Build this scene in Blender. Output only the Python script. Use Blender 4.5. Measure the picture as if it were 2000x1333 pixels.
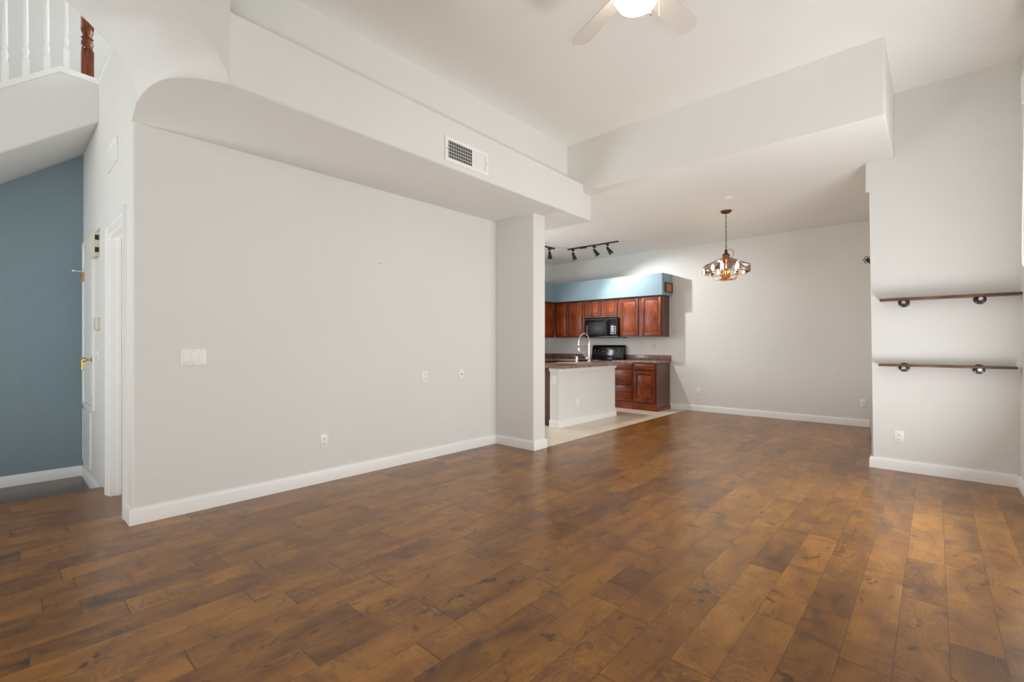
import bpy, bmesh, math, random
from mathutils import Vector, Matrix
random.seed(7)
for o in list(bpy.data.objects): bpy.data.objects.remove(o)
SC = bpy.context.scene
COL = SC.collection
PI = math.pi

# ------------------------------------------------------------ camera, world, exposure
# world axes: +X runs along the long wall towards the dining end, +Y towards the hall/kitchen side
YAW = 42.116
cam = bpy.data.cameras.new('camera'); cam.sensor_width = 36; cam.lens = 912.2 / 2000 * 36
cam.shift_y = 5.7 / 2000; cam.clip_start = .02
camo = bpy.data.objects.new('camera', cam); COL.objects.link(camo)
camo.location = (0, 0, 1.25); camo.rotation_euler = (math.radians(90), 0, math.radians(YAW - 90))
SC.camera = camo
W = bpy.data.worlds.new('world'); SC.world = W; W.use_nodes = True
# outdoors: pale sky above the horizon, sunlit paving and block walls below it
wt = W.node_tree; wb = wt.nodes['Background']
wc = wt.nodes.new('ShaderNodeTexCoord'); wx = wt.nodes.new('ShaderNodeSeparateXYZ'); wt.links.new(wc.outputs['Generated'], wx.inputs[0])
wr = wt.nodes.new('ShaderNodeMapRange'); wt.links.new(wx.outputs[2], wr.inputs[0]); wr.inputs[1].default_value = -.02; wr.inputs[2].default_value = .02
wm = wt.nodes.new('ShaderNodeMix'); wm.data_type = 'RGBA'; wt.links.new(wr.outputs[0], wm.inputs[0]); wt.links.new(wm.outputs[2], wb.inputs[0])
SKY, PAVING = 1.6, .6
wm.inputs[6].default_value = (PAVING, .97 * PAVING, .92 * PAVING, 1); wm.inputs[7].default_value = (.85 * SKY, .93 * SKY, SKY, 1)
SC.view_settings.view_transform = 'Standard'; SC.view_settings.look = 'None'
SC.view_settings.exposure = 0.05; SC.view_settings.gamma = 1
SC.cycles.max_bounces = 14; SC.cycles.diffuse_bounces = 9; SC.cycles.glossy_bounces = 4
SC.cycles.transparent_max_bounces = 12; SC.cycles.transmission_bounces = 6
SC.cycles.caustics_reflective = False; SC.cycles.caustics_refractive = False
SC.cycles.sample_clamp_indirect = 6; SC.cycles.use_adaptive_sampling = False; SC.cycles.use_denoising = True; SC.cycles.denoising_input_passes = 'RGB_ALBEDO_NORMAL'

def area(name, loc, rot, sx, sy, watt, col=(1, 1, 1), spread=180):
    l = bpy.data.lights.new(name, 'AREA'); l.shape = 'RECTANGLE'; l.size = sx; l.size_y = sy
    l.energy = watt; l.color = col; l.spread = math.radians(spread)
    o = bpy.data.objects.new(name, l); COL.objects.link(o); o.location = loc
    o.rotation_euler = [math.radians(a) for a in rot]; return o
# daylight through the windows (patio and kitchen lamps fill openings of windows built below)
DAY = (.93, .975, 1); FILL = (.95, .98, 1)
area('daylight_patio_door', (4.05, -.63, 1.52), (90, 0, 0), 1.8, 2.8, 31, DAY)
area('daylight_kitchen_window', (5.35, 6.70, 1.60), (90, 0, 180), 1.1, 1.0, 52, (.88, .95, 1))
area('loft_fill_light', (2.18, 5.2, 4.5), (90, 0, 90), 1.6, .9, 26, DAY)  # added fill for the stairwell; the loft wall has no window
# added fill lamps, tilted upwards to brighten ceilings and undersides
area('patio_fill_light', (4.05, -.63, .65), (125, 0, 0), 1.8, .9, 68, FILL)
area('side_fill_light', (-.55, -.63, .95), (106, 0, 0), 1.7, .5, 52, FILL)
area('dining_fill_light', (7.27, .42, .5), (120, 0, 0), 1.3, .7, 12, FILL)
area('hall_fill_light', (-3.20, 4.6, .45), (145, 0, -90), 1.5, .8, 92, FILL, 150)  # added uplight for the stair underside; no porch is built

# ------------------------------------------------------------ materials
def lin(r, g, b):
    f = lambda c: c / 12.92 if c <= .04045 else ((c + .055) / 1.055) ** 2.4
    return (f(r / 255), f(g / 255), f(b / 255), 1)
class NT:
    def __init__(s, name):
        s.m = bpy.data.materials.new(name); s.m.use_nodes = True
        s.t = s.m.node_tree; s.n = s.t.nodes; s.b = s.n['Principled BSDF']
    def new(s, typ, **kw):
        n = s.n.new(typ)
        for k, v in kw.items():
            if k == 'ins':
                for i, x in v.items():
                    if hasattr(x, 'is_linked') or isinstance(x, bpy.types.NodeSocket): s.t.links.new(x, n.inputs[i])
                    else: n.inputs[i].default_value = x
            else: setattr(n, k, v)
        return n
    def math(s, op, a, b=0.0, c=0.0, clamp=False):
        return s.new('ShaderNodeMath', operation=op, use_clamp=clamp, ins={0: a, 1: b, 2: c}).outputs[0]
    def mix(s, f, a, b, mode='MIX'):
        n = s.new('ShaderNodeMix', data_type='RGBA', blend_type=mode)
        for i, x in ((0, f), (6, a), (7, b)):
            if isinstance(x, bpy.types.NodeSocket): s.t.links.new(x, n.inputs[i])
            else: n.inputs[i].default_value = x
        return n.outputs[2]
    def ramp(s, f, pts, interp='LINEAR'):
        n = s.new('ShaderNodeValToRGB'); s.t.links.new(f, n.inputs[0]); cr = n.color_ramp; cr.interpolation = interp
        while len(cr.elements) < len(pts): cr.elements.new(.5)
        for e, (p, c) in zip(cr.elements, pts): e.position = p; e.color = c
        return n.outputs[0]
    def set(s, **kw):
        names = dict(color='Base Color', rough='Roughness', metal='Metallic', spec='Specular IOR Level', normal='Normal',
                     emit='Emission Color', estr='Emission Strength', trans='Transmission Weight', ior='IOR', coat='Coat Weight',
                     coatr='Coat Roughness', sheen='Sheen Weight', alpha='Alpha')
        for k, v in kw.items():
            i = s.b.inputs[names[k]]
            if isinstance(v, bpy.types.NodeSocket): s.t.links.new(v, i)
            else: i.default_value = v
        return s
    def bump(s, h, strength, dist):
        return s.new('ShaderNodeBump', ins={'Height': h, 'Strength': strength, 'Distance': dist}).outputs[0]
    def coord(s, scale=(1, 1, 1), out='Object'):
        tc = s.new('ShaderNodeTexCoord')
        mp = s.new('ShaderNodeMapping', ins={'Vector': tc.outputs[out], 'Scale': scale}); return mp.outputs[0]
    def noise(s, v, scale, detail=3, rough=.5, dist=0.0):
        return s.new('ShaderNodeTexNoise', ins={'Vector': v, 'Scale': scale, 'Detail': detail, 'Roughness': rough, 'Distortion': dist})

def plain(name, col, rough=.5, metal=0, spec=.5, var=.04, coat=0):
    t = NT(name); n = t.noise(t.coord(), 9, 2)
    c = t.mix(n.outputs[0], tuple(x * (1 - var) for x in col[:3]) + (1,), tuple(min(1, x * (1 + var)) for x in col[:3]) + (1,))
    t.set(color=c, rough=rough, metal=metal, spec=spec, coat=coat); return t.m
def paint(name, col, rough=.75, bump=.35):
    t = NT(name); v = t.coord()
    a = t.noise(v, 42, 3, .55); b = t.noise(v, 1.2, 2)
    h = t.ramp(a.outputs[0], [(.38, (0, 0, 0, 1)), (.62, (1, 1, 1, 1))])
    c = t.mix(b.outputs[0], tuple(x * .975 for x in col[:3]) + (1,), tuple(min(1, x * 1.02) for x in col[:3]) + (1,))
    t.set(color=c, rough=rough, spec=.3, normal=t.bump(h, bump, .0018)); return t.m
WALLC = (.785, .777, .748, 1)
M = {}
M['wall'] = paint('wall_paint', WALLC)
M['ceil'] = paint('ceiling_paint', (.86, .845, .815, 1), .85, .2)
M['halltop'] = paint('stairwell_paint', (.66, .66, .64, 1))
M['blue'] = paint('blue_paint', (.235, .315, .36, 1), .6, .7)
M['teal'] = paint('soffit_blue_paint', (.25, .35, .40, 1), .4, .5)
M['trim'] = plain('white_trim', (.90, .895, .88, 1), .38, var=.01)
M['white'] = plain('white_plastic', (.90, .895, .875, 1), .35, var=.01)
M['blade'] = plain('fan_blade', (.74, .70, .645, 1), .5, var=.01)
M['cream'] = plain('cream_plastic', (.72, .69, .58, 1), .4, var=.01)
M['slot'] = plain('dark_slot', (.02, .02, .02, 1), .6)
M['grey'] = plain('grey_gap', (.25, .24, .22, 1), .7)
M['black'] = plain('black_metal', (.012, .011, .011, 1), .42)
M['gloss'] = plain('black_gloss', (.006, .006, .007, 1), .12)
M['chrome'] = plain('chrome', (.8, .8, .8, 1), .12, 1)
M['steel'] = plain('sink_steel', (.6, .6, .6, 1), .25, 1)
M['brass'] = plain('brass', (.75, .52, .2, 1), .22, 1)
M['iron'] = plain('pipe_iron', (.055, .05, .05, 1), .45, .6)
M['galv'] = plain('pipe_cap', (.5, .48, .46, 1), .35, .9)
M['bronze'] = plain('aged_bronze', (.12, .055, .035, 1), .4, .8)
M['copper'] = plain('copper', (.55, .24, .09, 1), .28, 1)
M['legend'] = plain('control_legend', (.55, .58, .6, 1), .4)
M['cloth'] = plain('curtain_fabric', (.50, .48, .47, 1), .9)
M['cord'] = plain('cord', (.85, .84, .80, 1), .6)
M['dark_tile_edge'] = plain('step_edge', (.08, .05, .04, 1), .5)
def glow(name, col, s):
    t = NT(name); t.set(color=(.9, .9, .9, 1), emit=col, estr=s); return t.m
M['globe'] = glow('lit_globe', (1, .86, .66, 1), 9)
M['spotlamp'] = glow('lit_spot_lamp', (.95, .97, 1, 1), 3)
M['bulb'] = glow('lit_bulb', (1, .74, .44, 1), 40)
def thin_glass(name, tint, gl=.12):
    t = NT(name); n = t.n; tr = t.new('ShaderNodeBsdfTransparent', ins={0: tint}); g = t.new('ShaderNodeBsdfGlossy', ins={'Roughness': .05})
    fr = t.new('ShaderNodeFresnel', ins={'IOR': 1.5}); f2 = t.math('ADD', fr.outputs[0], gl * .3, clamp=True)
    mx = t.new('ShaderNodeMixShader', ins={0: f2, 1: tr.outputs[0], 2: g.outputs[0]})
    t.t.links.new(mx.outputs[0], n['Material Output'].inputs[0]); return t.m
M['glass'] = thin_glass('clear_glass', (.97, .97, .95, 1))
M['lampglass'] = thin_glass('lantern_glass', (.995, .985, .965, 1), .05)

def wood(name, lo, mid, hi, axis, rough=.3, stretch=14, sc=5, spec=.5):
    t = NT(name); s = [stretch] * 3; s[axis] = 1
    v = t.coord(tuple(s))
    a = t.noise(v, sc, 5, .6, .3); b = t.noise(t.coord((1, 1, 1)), 3, 2)
    f = t.math('ADD', t.math('MULTIPLY', a.outputs[0], .75), t.math('MULTIPLY', b.outputs[0], .3))
    c = t.ramp(f, [(.36, lo), (.52, mid), (.68, hi)])
    t.set(color=c, rough=rough, spec=spec, normal=t.bump(a.outputs[0], .15, .001)); return t.m
M['cherry'] = wood('cherry_door', lin(74, 26, 8), lin(132, 58, 16), lin(172, 90, 32), 2, .36, spec=.45)
M['cherryh'] = wood('cherry_drawer', lin(70, 26, 10), lin(116, 50, 16), lin(148, 72, 26), 1, .36)
M['carcass'] = wood('cabinet_side', lin(66, 40, 30), lin(88, 60, 48), lin(104, 76, 62), 2, .3, 30, 6)
M['frame'] = wood('cabinet_frame', lin(62, 23, 8), lin(108, 45, 14), lin(140, 66, 22), 2, .36)
M['shelf'] = wood('shelf_wood', lin(62, 36, 24), lin(98, 62, 44), lin(140, 98, 70), 1, .45)
M['newel'] = wood('newel_wood', lin(70, 30, 14), lin(118, 58, 28), lin(150, 84, 44), 2, .2)
M['vane'] = wood('shutter_wood', lin(150, 100, 68), lin(180, 128, 92), lin(200, 150, 112), 2, .5)

def granite():
    t = NT('speckled_laminate'); v = t.coord()
    a = t.new('ShaderNodeTexVoronoi', ins={'Vector': v, 'Scale': 110.0}); n = t.noise(v, 16, 4, .7)
    f = t.math('ADD', t.math('MULTIPLY', a.outputs['Color'], .5), t.math('MULTIPLY', n.outputs[0], .55))
    c = t.ramp(f, [(.25, lin(58, 42, 38)), (.45, lin(112, 84, 74)), (.6, lin(150, 116, 102)), (.8, lin(196, 168, 150))])
    t.set(color=c, rough=.22); return t.m
M['granite'] = granite()

def planks():
    t = NT('plank_floor'); tc = t.new('ShaderNodeTexCoord'); sp = t.new('ShaderNodeSeparateXYZ', ins={0: tc.outputs['Object']})
    x, y = sp.outputs[0], sp.outputs[1]; w, L = .165, .80
    yr = t.math('DIVIDE', t.math('ADD', y, .046), w); row = t.math('FLOOR', yr); fy = t.math('SUBTRACT', yr, row)
    h0 = t.new('ShaderNodeTexWhiteNoise', noise_dimensions='1D', ins={'W': row}).outputs[0]
    u = t.math('ADD', t.math('DIVIDE', x, L), t.math('MULTIPLY', h0, 17.3)); ci = t.math('FLOOR', u); fx = t.math('SUBTRACT', u, ci)
    cv = t.new('ShaderNodeCombineXYZ', ins={0: ci, 1: row})
    p = t.math('MULTIPLY_ADD', t.new('ShaderNodeTexWhiteNoise', noise_dimensions='2D', ins={'Vector': cv.outputs[0]}).outputs[0], .7, .15)
    pid = t.math('ADD', ci, t.math('GREATER_THAN', fx, p))
    pv = t.new('ShaderNodeCombineXYZ', ins={0: pid, 1: row, 2: 3.7})
    wn = t.new('ShaderNodeTexWhiteNoise', noise_dimensions='3D', ins={'Vector': pv.outputs[0]}); h1 = wn.outputs[0]; hc = wn.outputs[1]
    sh = t.new('ShaderNodeSeparateColor', ins={0: hc}); h2, h3 = sh.outputs[0], sh.outputs[1]
    dy = t.math('MULTIPLY', t.math('MINIMUM', fy, t.math('SUBTRACT', 1.0, fy)), w)
    dx = t.math('MULTIPLY', t.math('ABSOLUTE', t.math('SUBTRACT', fx, p)), L)
    gy = t.math('SUBTRACT', 1.0, t.math('DIVIDE', dy, .0021, clamp=True), clamp=True)
    gx = t.math('SUBTRACT', 1.0, t.math('DIVIDE', dx, .0048, clamp=True), clamp=True)
    gx = t.math('MULTIPLY', gx, t.math('MULTIPLY_ADD', h2, .7, .3))
    off = t.new('ShaderNodeVectorMath', operation='SCALE', ins={0: hc}); off.inputs['Scale'].default_value = 19
    pc = t.new('ShaderNodeVectorMath', operation='ADD', ins={0: tc.outputs['Object'], 1: off.outputs[0]}).outputs[0]
    def mapd(s): return t.new('ShaderNodeMapping', ins={'Vector': pc, 'Scale': s}).outputs[0]
    blot = t.noise(mapd((3.2, 8, 1)), 1.0, 3, .5, .6).outputs[0]
    knot = t.noise(mapd((6.5, 10, 1)), 1.0, 3, .62, 1.4).outputs[0]
    smear = t.noise(mapd((5.5, 2.6, 1)), 1.0, 4, .65, 1.0).outputs[0]
    fine = t.noise(mapd((9, 170, 1)), 1.0, 3, .6, .3).outputs[0]
    fig = t.noise(mapd((2.0, 6, 1)), 1.0, 1.5, .4, .4).outputs[0]
    wob = t.noise(mapd((30, 60, 1)), 1.0, 2, .5).outputs[0]
    ph = t.math('FRACT', t.math('MULTIPLY_ADD', wob, .9, t.math('MULTIPLY', fig, 30.0)))
    ring = t.math('SUBTRACT', 1.0, t.math('MULTIPLY', t.math('ABSOLUTE', t.math('SUBTRACT', ph, .5)), 5.0), clamp=True)
    rm = t.noise(mapd((2.5, 6, 1)), 1.0, 1).outputs[0]
    ring = t.math('MULTIPLY', ring, t.math('MULTIPLY', t.math('GREATER_THAN', h3, .3), t.math('MULTIPLY', t.math('SUBTRACT', rm, .42, clamp=True), 5.0, clamp=True)))
    curl = t.noise(mapd((75, 9, 1)), 1.0, 2, .5, .8).outputs[0]
    curlm = t.math('MULTIPLY', t.math('SUBTRACT', t.noise(mapd((3, 5, 1)), 1.0, 1).outputs[0], .5, clamp=True), 4.0, clamp=True)
    tone = t.math('MULTIPLY_ADD', t.math('SUBTRACT', h1, .5), .32, t.math('MULTIPLY_ADD', t.math('SUBTRACT', blot, .5), .85, .5))
    c = t.ramp(tone, [(.12, lin(76, 45, 12)), (.36, lin(120, 75, 19)), (.58, lin(152, 100, 27)), (.88, lin(186, 130, 46))])
    c = t.mix(t.math('MULTIPLY', h2, .22), c, lin(112, 56, 20))
    c = t.mix(t.math('MULTIPLY', ring, .34), c, lin(190, 138, 76))
    c = t.mix(t.math('MULTIPLY', t.math('SUBTRACT', fine, .47, clamp=True), .9, clamp=True), c, lin(74, 40, 14))
    c = t.mix(t.math('MULTIPLY', t.math('MULTIPLY', t.math('SUBTRACT', curl, .48, clamp=True), 3.2, clamp=True), t.math('MULTIPLY', curlm, .75)), c, lin(70, 38, 14))
    c = t.mix(t.math('MULTIPLY', t.math('MULTIPLY', t.math('SUBTRACT', smear, .54, clamp=True), 5.0, clamp=True), .72), c, lin(72, 40, 16))
    c = t.mix(t.math('MULTIPLY', t.math('SUBTRACT', knot, .60, clamp=True), 6.0, clamp=True), c, lin(52, 28, 12))
    c = t.mix(t.math('MULTIPLY', gy, .85), c, lin(44, 26, 13))
    c = t.mix(gx, c, lin(22, 14, 9))
    big = t.noise(mapd((6, 16, 1)), 1.0, 2, .5).outputs[0]
    hgt = t.math('SUBTRACT', t.math('MULTIPLY_ADD', big, .55, t.math('MULTIPLY', curl, .05)), t.math('ADD', t.math('MULTIPLY', gy, .4), t.math('MULTIPLY', gx, .7)))
    rg = t.math('MULTIPLY_ADD', blot, .04, .28)
    t.set(color=c, rough=rg, spec=.4, coat=.22, coatr=.285, normal=t.bump(hgt, .2, .0014)); return t.m
M['planks'] = planks()

def tiles(name, size, lo, hi, grout, rough, ox=0, oy=0, gw=.004):
    t = NT(name); tc = t.new('ShaderNodeTexCoord'); sp = t.new('ShaderNodeSeparateXYZ', ins={0: tc.outputs['Object']})
    def ax(s, o):
        q = t.math('DIVIDE', t.math('ADD', s, o), size); f = t.math('FLOOR', q); fr = t.math('SUBTRACT', q, f)
        d = t.math('MULTIPLY', t.math('MINIMUM', fr, t.math('SUBTRACT', 1.0, fr)), size); return f, d
    fx, dx = ax(sp.outputs[0], ox); fy, dy = ax(sp.outputs[1], oy)
    g = t.math('LESS_THAN', t.math('MINIMUM', dx, dy), gw)
    cv = t.new('ShaderNodeCombineXYZ', ins={0: fx, 1: fy}); h = t.new('ShaderNodeTexWhiteNoise', noise_dimensions='2D', ins={'Vector': cv.outputs[0]}).outputs[0]
    n = t.noise(tc.outputs['Object'], 7, 4, .6).outputs[0]
    c = t.mix(t.math('MULTIPLY_ADD', h, .35, t.math('MULTIPLY', n, .65)), lo, hi); c = t.mix(g, c, grout)
    t.set(color=c, rough=rough, normal=t.bump(t.math('SUBTRACT', 1.0, g), .4, .002)); return t.m
M['tile'] = tiles('beige_tile', .335, lin(214, 198, 178), lin(234, 220, 202), lin(194, 178, 160), .3, .1, .2)
M['dtile'] = tiles('brown_tile', .30, lin(84, 66, 58), lin(112, 90, 80), lin(60, 48, 42), .25, .02, .09)

# ------------------------------------------------------------ geometry helpers
def BM(): return bmesh.new()
def add_box(bm, x0, x1, y0, y1, z0, z1, bev=0, seg=2):
    vs = [bm.verts.new((x, y, z)) for x in (x0, x1) for y in (y0, y1) for z in (z0, z1)]
    fs = [bm.faces.new([vs[i] for i in q]) for q in ((0, 1, 3, 2), (4, 6, 7, 5), (0, 4, 5, 1), (2, 3, 7, 6), (0, 2, 6, 4), (1, 5, 7, 3))]
    if bev:
        es = list({e for f in fs for e in f.edges})
        bmesh.ops.bevel(bm, geom=es, offset=bev, segments=seg, affect='EDGES', profile=.5)
    return vs
def add_prism(bm, pts, axis, a, b):
    """polygon extruded along an axis; pts are the two other coordinates in xyz order"""
    def mk(p, c):
        q = list(p); q.insert(axis, c); return bm.verts.new(q)
    A = [mk(p, a) for p in pts]; B = [mk(p, b) for p in pts]; n = len(pts)
    bm.faces.new(A); bm.faces.new(B[::-1])
    for i in range(n): bm.faces.new((A[i], B[i], B[(i + 1) % n], A[(i + 1) % n]))
def bevel_where(bm, pred, w, seg=4):
    es = [e for e in bm.edges if pred(*(e.verts[0].co[:] + e.verts[1].co[:]))]
    if es: bmesh.ops.bevel(bm, geom=es, offset=w, segments=seg, affect='EDGES', profile=.5)
def add_lathe(bm, prof, c=(0, 0, 0), n=24, axis=2, ry=1.0):
    rings = []
    for r, h in prof:
        ring = []
        for k in range(n):
            a = 2 * PI * k / n; p = [r * math.cos(a), r * math.sin(a) * ry]; p.insert(axis, h)
            ring.append(bm.verts.new([p[i] + c[i] for i in range(3)]))
        rings.append(ring)
    for A, B in zip(rings, rings[1:]):
        for k in range(n): bm.faces.new((A[k], A[(k + 1) % n], B[(k + 1) % n], B[k]))
    bm.faces.new(rings[0][::-1]); bm.faces.new(rings[-1])
def add_tube(bm, pts, r, n=8, close=False):
    pts = [Vector(p) for p in pts]; rings = []; N = len(pts); up = None
    for i, p in enumerate(pts):
        if close: d = (pts[(i + 1) % N] - pts[i - 1]).normalized()
        else: d = (pts[min(i + 1, N - 1)] - pts[max(i - 1, 0)]).normalized()
        if up is None:
            up = Vector((0, 0, 1)) if abs(d.z) < .9 else Vector((1, 0, 0))
        s = d.cross(up).normalized(); up = s.cross(d).normalized()
        rr = r[i] if isinstance(r, (list, tuple)) else r
        rings.append([bm.verts.new(p + s * rr * math.cos(2 * PI * k / n) + up * rr * math.sin(2 * PI * k / n)) for k in range(n)])
    R = list(zip(rings, rings[1:])) + ([(rings[-1], rings[0])] if close else [])
    for A, B in R:
        for k in range(n): bm.faces.new((A[k], A[(k + 1) % n], B[(k + 1) % n], B[k]))
    if not close: bm.faces.new(rings[0][::-1]); bm.faces.new(rings[-1])
def obj(name, bm, mat, parent=None, smooth=40, loc=None, rot=None):
    bmesh.ops.recalc_face_normals(bm, faces=bm.faces[:])
    me = bpy.data.meshes.new(name); bm.to_mesh(me); bm.free()
    for p in me.polygons: p.use_smooth = True
    me.set_sharp_from_angle(angle=math.radians(smooth))
    for m in (mat if isinstance(mat, (list, tuple)) else [mat]): me.materials.append(m)
    o = bpy.data.objects.new(name, me); COL.objects.link(o)
    if parent: o.parent = parent
    if loc: o.location = loc
    if rot is not None: o.rotation_euler = rot
    return o
def tag(o, label, cat, group=None, kind=None):
    o['label'] = label; o['category'] = cat
    if group: o['group'] = group
    if kind: o['kind'] = kind
    return o
def thing(name, label, cat, loc=(0, 0, 0), rotz=0, group=None):
    o = bpy.data.objects.new(name, None); COL.objects.link(o); o.location = loc; o.rotation_euler = (0, 0, rotz)
    o.empty_display_size = .05
    return tag(o, label, cat, group)
def struct(name, bm, mat, label, cat, smooth=40):
    return tag(obj(name, bm, mat, smooth=smooth), label, cat, kind='structure')
def box(x0, x1, y0, y1, z0, z1, bev=0, seg=2):
    bm = BM(); add_box(bm, x0, x1, y0, y1, z0, z1, bev, seg); return bm
def dup(root, loc, rotz, label, group=None):
    r = root.copy(); COL.objects.link(r); r.location = loc; r.rotation_euler = (0, 0, rotz); r['label'] = label
    if group: r['group'] = group
    for ch in root.children:
        c = ch.copy(); COL.objects.link(c); c.parent = r
        for g in ch.children:
            d = g.copy(); COL.objects.link(d); d.parent = c
    return r

# ------------------------------------------------------------ plan numbers
XA0, YA, XA1 = .629, 4.10, 4.229
ZS, ZK, ZC = 2.786, 3.103, 3.73
YC, XC = 3.48, 4.452
XD, YDR, XR, YR0, YRW = 4.807, .296, 5.97, .474, -.556
XF, YKL, YT = 8.79, 6.66, 3.474
ZH = -.15; YST = 5.40; YB = 6.73
XBK = -3.2

# ------------------------------------------------------------ floors
bm = BM()
add_box(bm, XBK, XF, YRW, YT, -.06, 0); add_box(bm, XBK, XC - .02, YT, 4.12, -.06, 0); add_box(bm, XBK, 1.9, 4.12, YST, -.06, 0)
struct('floor', bm, M['planks'], 'brown stained hardwood plank floor of the living and dining room', 'floor')
struct('floor_kitchen', box(XC - .02, XF, YT, YKL, -.06, 0), M['tile'], 'beige ceramic tile floor of the kitchen beside the wood floor', 'floor')
struct('floor_hall', box(XBK, 1.9, YST + .001, YB, ZH - .06, ZH), M['dtile'], 'dark brown tile floor one step down below the blue wall', 'floor')
struct('trim_9', box(XBK, 1.9, YST - .02, YST + .001, ZH, -.06), M['dark_tile_edge'], 'dark riser of the step between wood floor and hall tile', 'riser')

# ------------------------------------------------------------ living room shell
bm = box(XA0, XA1 + .1, YA, YA + .12, 0, ZS)
bevel_where(bm, lambda x, y, z, X, Y, Z: abs(x - XA0) < 1e-4 and abs(X - XA0) < 1e-4 and abs(y - YA) < 1e-4 and abs(Y - YA) < 1e-4, .022, 5)
struct('wall_left', bm, M['wall'], 'long blank off-white wall with switch and outlets left of the pillar', 'wall')
bm = box(XA1, XC, YC, YA + .12, 0, ZS)
bevel_where(bm, lambda x, y, z, X, Y, Z: abs(z - Z) > 1 and y < YC + .01, .02, 5)
struct('wall_pillar', bm, M['wall'], 'narrow off-white wall end standing between long wall and kitchen', 'wall')
# soffit beam
YF0, YF1 = 3.089, 3.183
yf = lambda x: YF0 + (YF1 - YF0) * (x - .932) / (5.0 - .932)
bm = BM(); pz = [(.932, ZS), (5.0, ZS), (5.0, ZK - .002), (XD, ZK - .002), (XD, 3.195), (.932, 3.215)]
A = [bm.verts.new((x, yf(x), z)) for x, z in pz]; B = [bm.verts.new((x, YA + .12, z)) for x, z in pz]
bm.faces.new(A); bm.faces.new(B[::-1])
for i in range(6): bm.faces.new((A[i], B[i], B[(i + 1) % 6], A[(i + 1) % 6]))
bevel_where(bm, lambda x, y, z, X, Y, Z: y < 3.3 and Y < 3.3 and (abs(z - ZS) < 1e-4 and abs(Z - ZS) < 1e-4 or (x > 4.99 and X > 4.99)), .018, 4)
struct('beam', bm, M['wall'], 'off-white boxed soffit beam with plant ledge above the long wall', 'beam')
struct('wall_upper', box(1.0, XD, 3.413, 3.53, 3.19, ZC), M['wall'], 'recessed upper wall strip above the plant ledge', 'wall')
struct('ceiling', box(XBK, XR + .12, YRW - .1, 3.53, ZC, ZC + .1), M['ceil'], 'high flat off-white ceiling of the living room', 'ceiling')
# lower ceiling of dining room and kitchen: a dropped box whose front face is the header over the dining opening
bm = BM(); pl = [(XD, YDR), (XF + .1, YDR), (XF + .1, YKL + .1), (4.30, YKL + .1), (4.30, 4.222), (XD, 4.222)]
add_prism(bm, pl, 2, ZK, ZC)
bevel_where(bm, lambda x, y, z, X, Y, Z: (abs(z - ZK) < 1e-4 and abs(Z - ZK) < 1e-4 and y < 4 and Y < 4.23 and max(x, X) < XF and abs(x - X) < .1) or
            (abs(z - ZK) < 1e-4 and abs(Z - ZK) < 1e-4 and y < .3 and Y < .3) or (abs(x - XD) < 1e-4 and abs(X - XD) < 1e-4 and y < .3 and Y < .3), .016, 4)
struct('ceiling_dining', bm, M['ceil'], 'dropped ceiling box over dining room and kitchen with header face', 'ceiling')
# right wall with shelves
bm = BM(); add_prism(bm, [(YRW, 0), (YR0, 0), (YR0, 2.80), (YR0 + .05, 2.80), (YR0 + .05, ZK - .001), (YDR - .001, ZK - .001), (YDR - .001, ZC), (YRW, ZC)], 0, XR, XR + .13)
bevel_where(bm, lambda x, y, z, X, Y, Z: abs(z - Z) > .2 and y > YR0 - .01 and abs(y - Y) < .01, .018, 4)
struct('wall_right', bm, M['wall'], 'off-white wall on the right carrying the two wood shelves', 'wall')

def wall_with_hole(axis, a, b, u0, u1, z0, z1, holes):
    """wall slab between a and b on the given axis (0=x, 1=y), with rectangular holes (u0,u1,z0,z1)"""
    bm = BM(); us = sorted({u0, u1, *[h[0] for h in holes], *[h[1] for h in holes]})
    for p, q in zip(us, us[1:]):
        zs = [(z0, z1)]
        for h in holes:
            if h[0] <= p and q <= h[1]: zs = [(z0, h[2]), (h[3], z1)]
        for s, e in zs:
            if e - s > 1e-4:
                if axis == 1: add_box(bm, p, q, a, b, s, e)
                else: add_box(bm, a, b, p, q, s, e)
    return bm
def window(name, label, axis, pos, u0, u1, z0, z1, mull=1, depth=.06):
    """white frame and glass set into an opening; axis is the wall's normal"""
    root = thing(name, label, 'window'); root['kind'] = 'structure'
    bm = BM(); f = .05; d0, d1 = pos - depth / 2, pos + depth / 2
    def bb(bm, p, q, s, e, a=d0, b=d1):
        if axis == 1: add_box(bm, p, q, a, b, s, e)
        else: add_box(bm, a, b, p, q, s, e)
    bb(bm, u0, u0 + f, z0, z1); bb(bm, u1 - f, u1, z0, z1); bb(bm, u0 + f, u1 - f, z0, z0 + f); bb(bm, u0 + f, u1 - f, z1 - f, z1)
    for k in range(mull):
        c = u0 + (u1 - u0) * (k + 1) / (mull + 1); bb(bm, c - .025, c + .025, z0 + f, z1 - f)
    obj('window_frame', bm, M['trim'], root)
    bm = BM(); bb(bm, u0 + f, u1 - f, z0 + f, z1 - f, pos - .004, pos + .004); obj('pane', bm, M['glass'], root)
    return root
struct('wall_side', wall_with_hole(1, YRW - .14, YRW, XBK, XR + .13, 0, ZC, [(3.10, 5.0, .05, 3.0), (-1.45, .35, .6, 2.9)]), M['wall'], 'window wall at the right edge with the blind cord', 'wall')
window('window_1', 'wide sliding patio door in the window wall', 1, YRW - .10, 3.10, 5.0, .05, 3.0, 1)
window('window_2', 'tall side window beside the viewer', 1, YRW - .10, -1.45, .35, .6, 2.9, 1)
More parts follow.
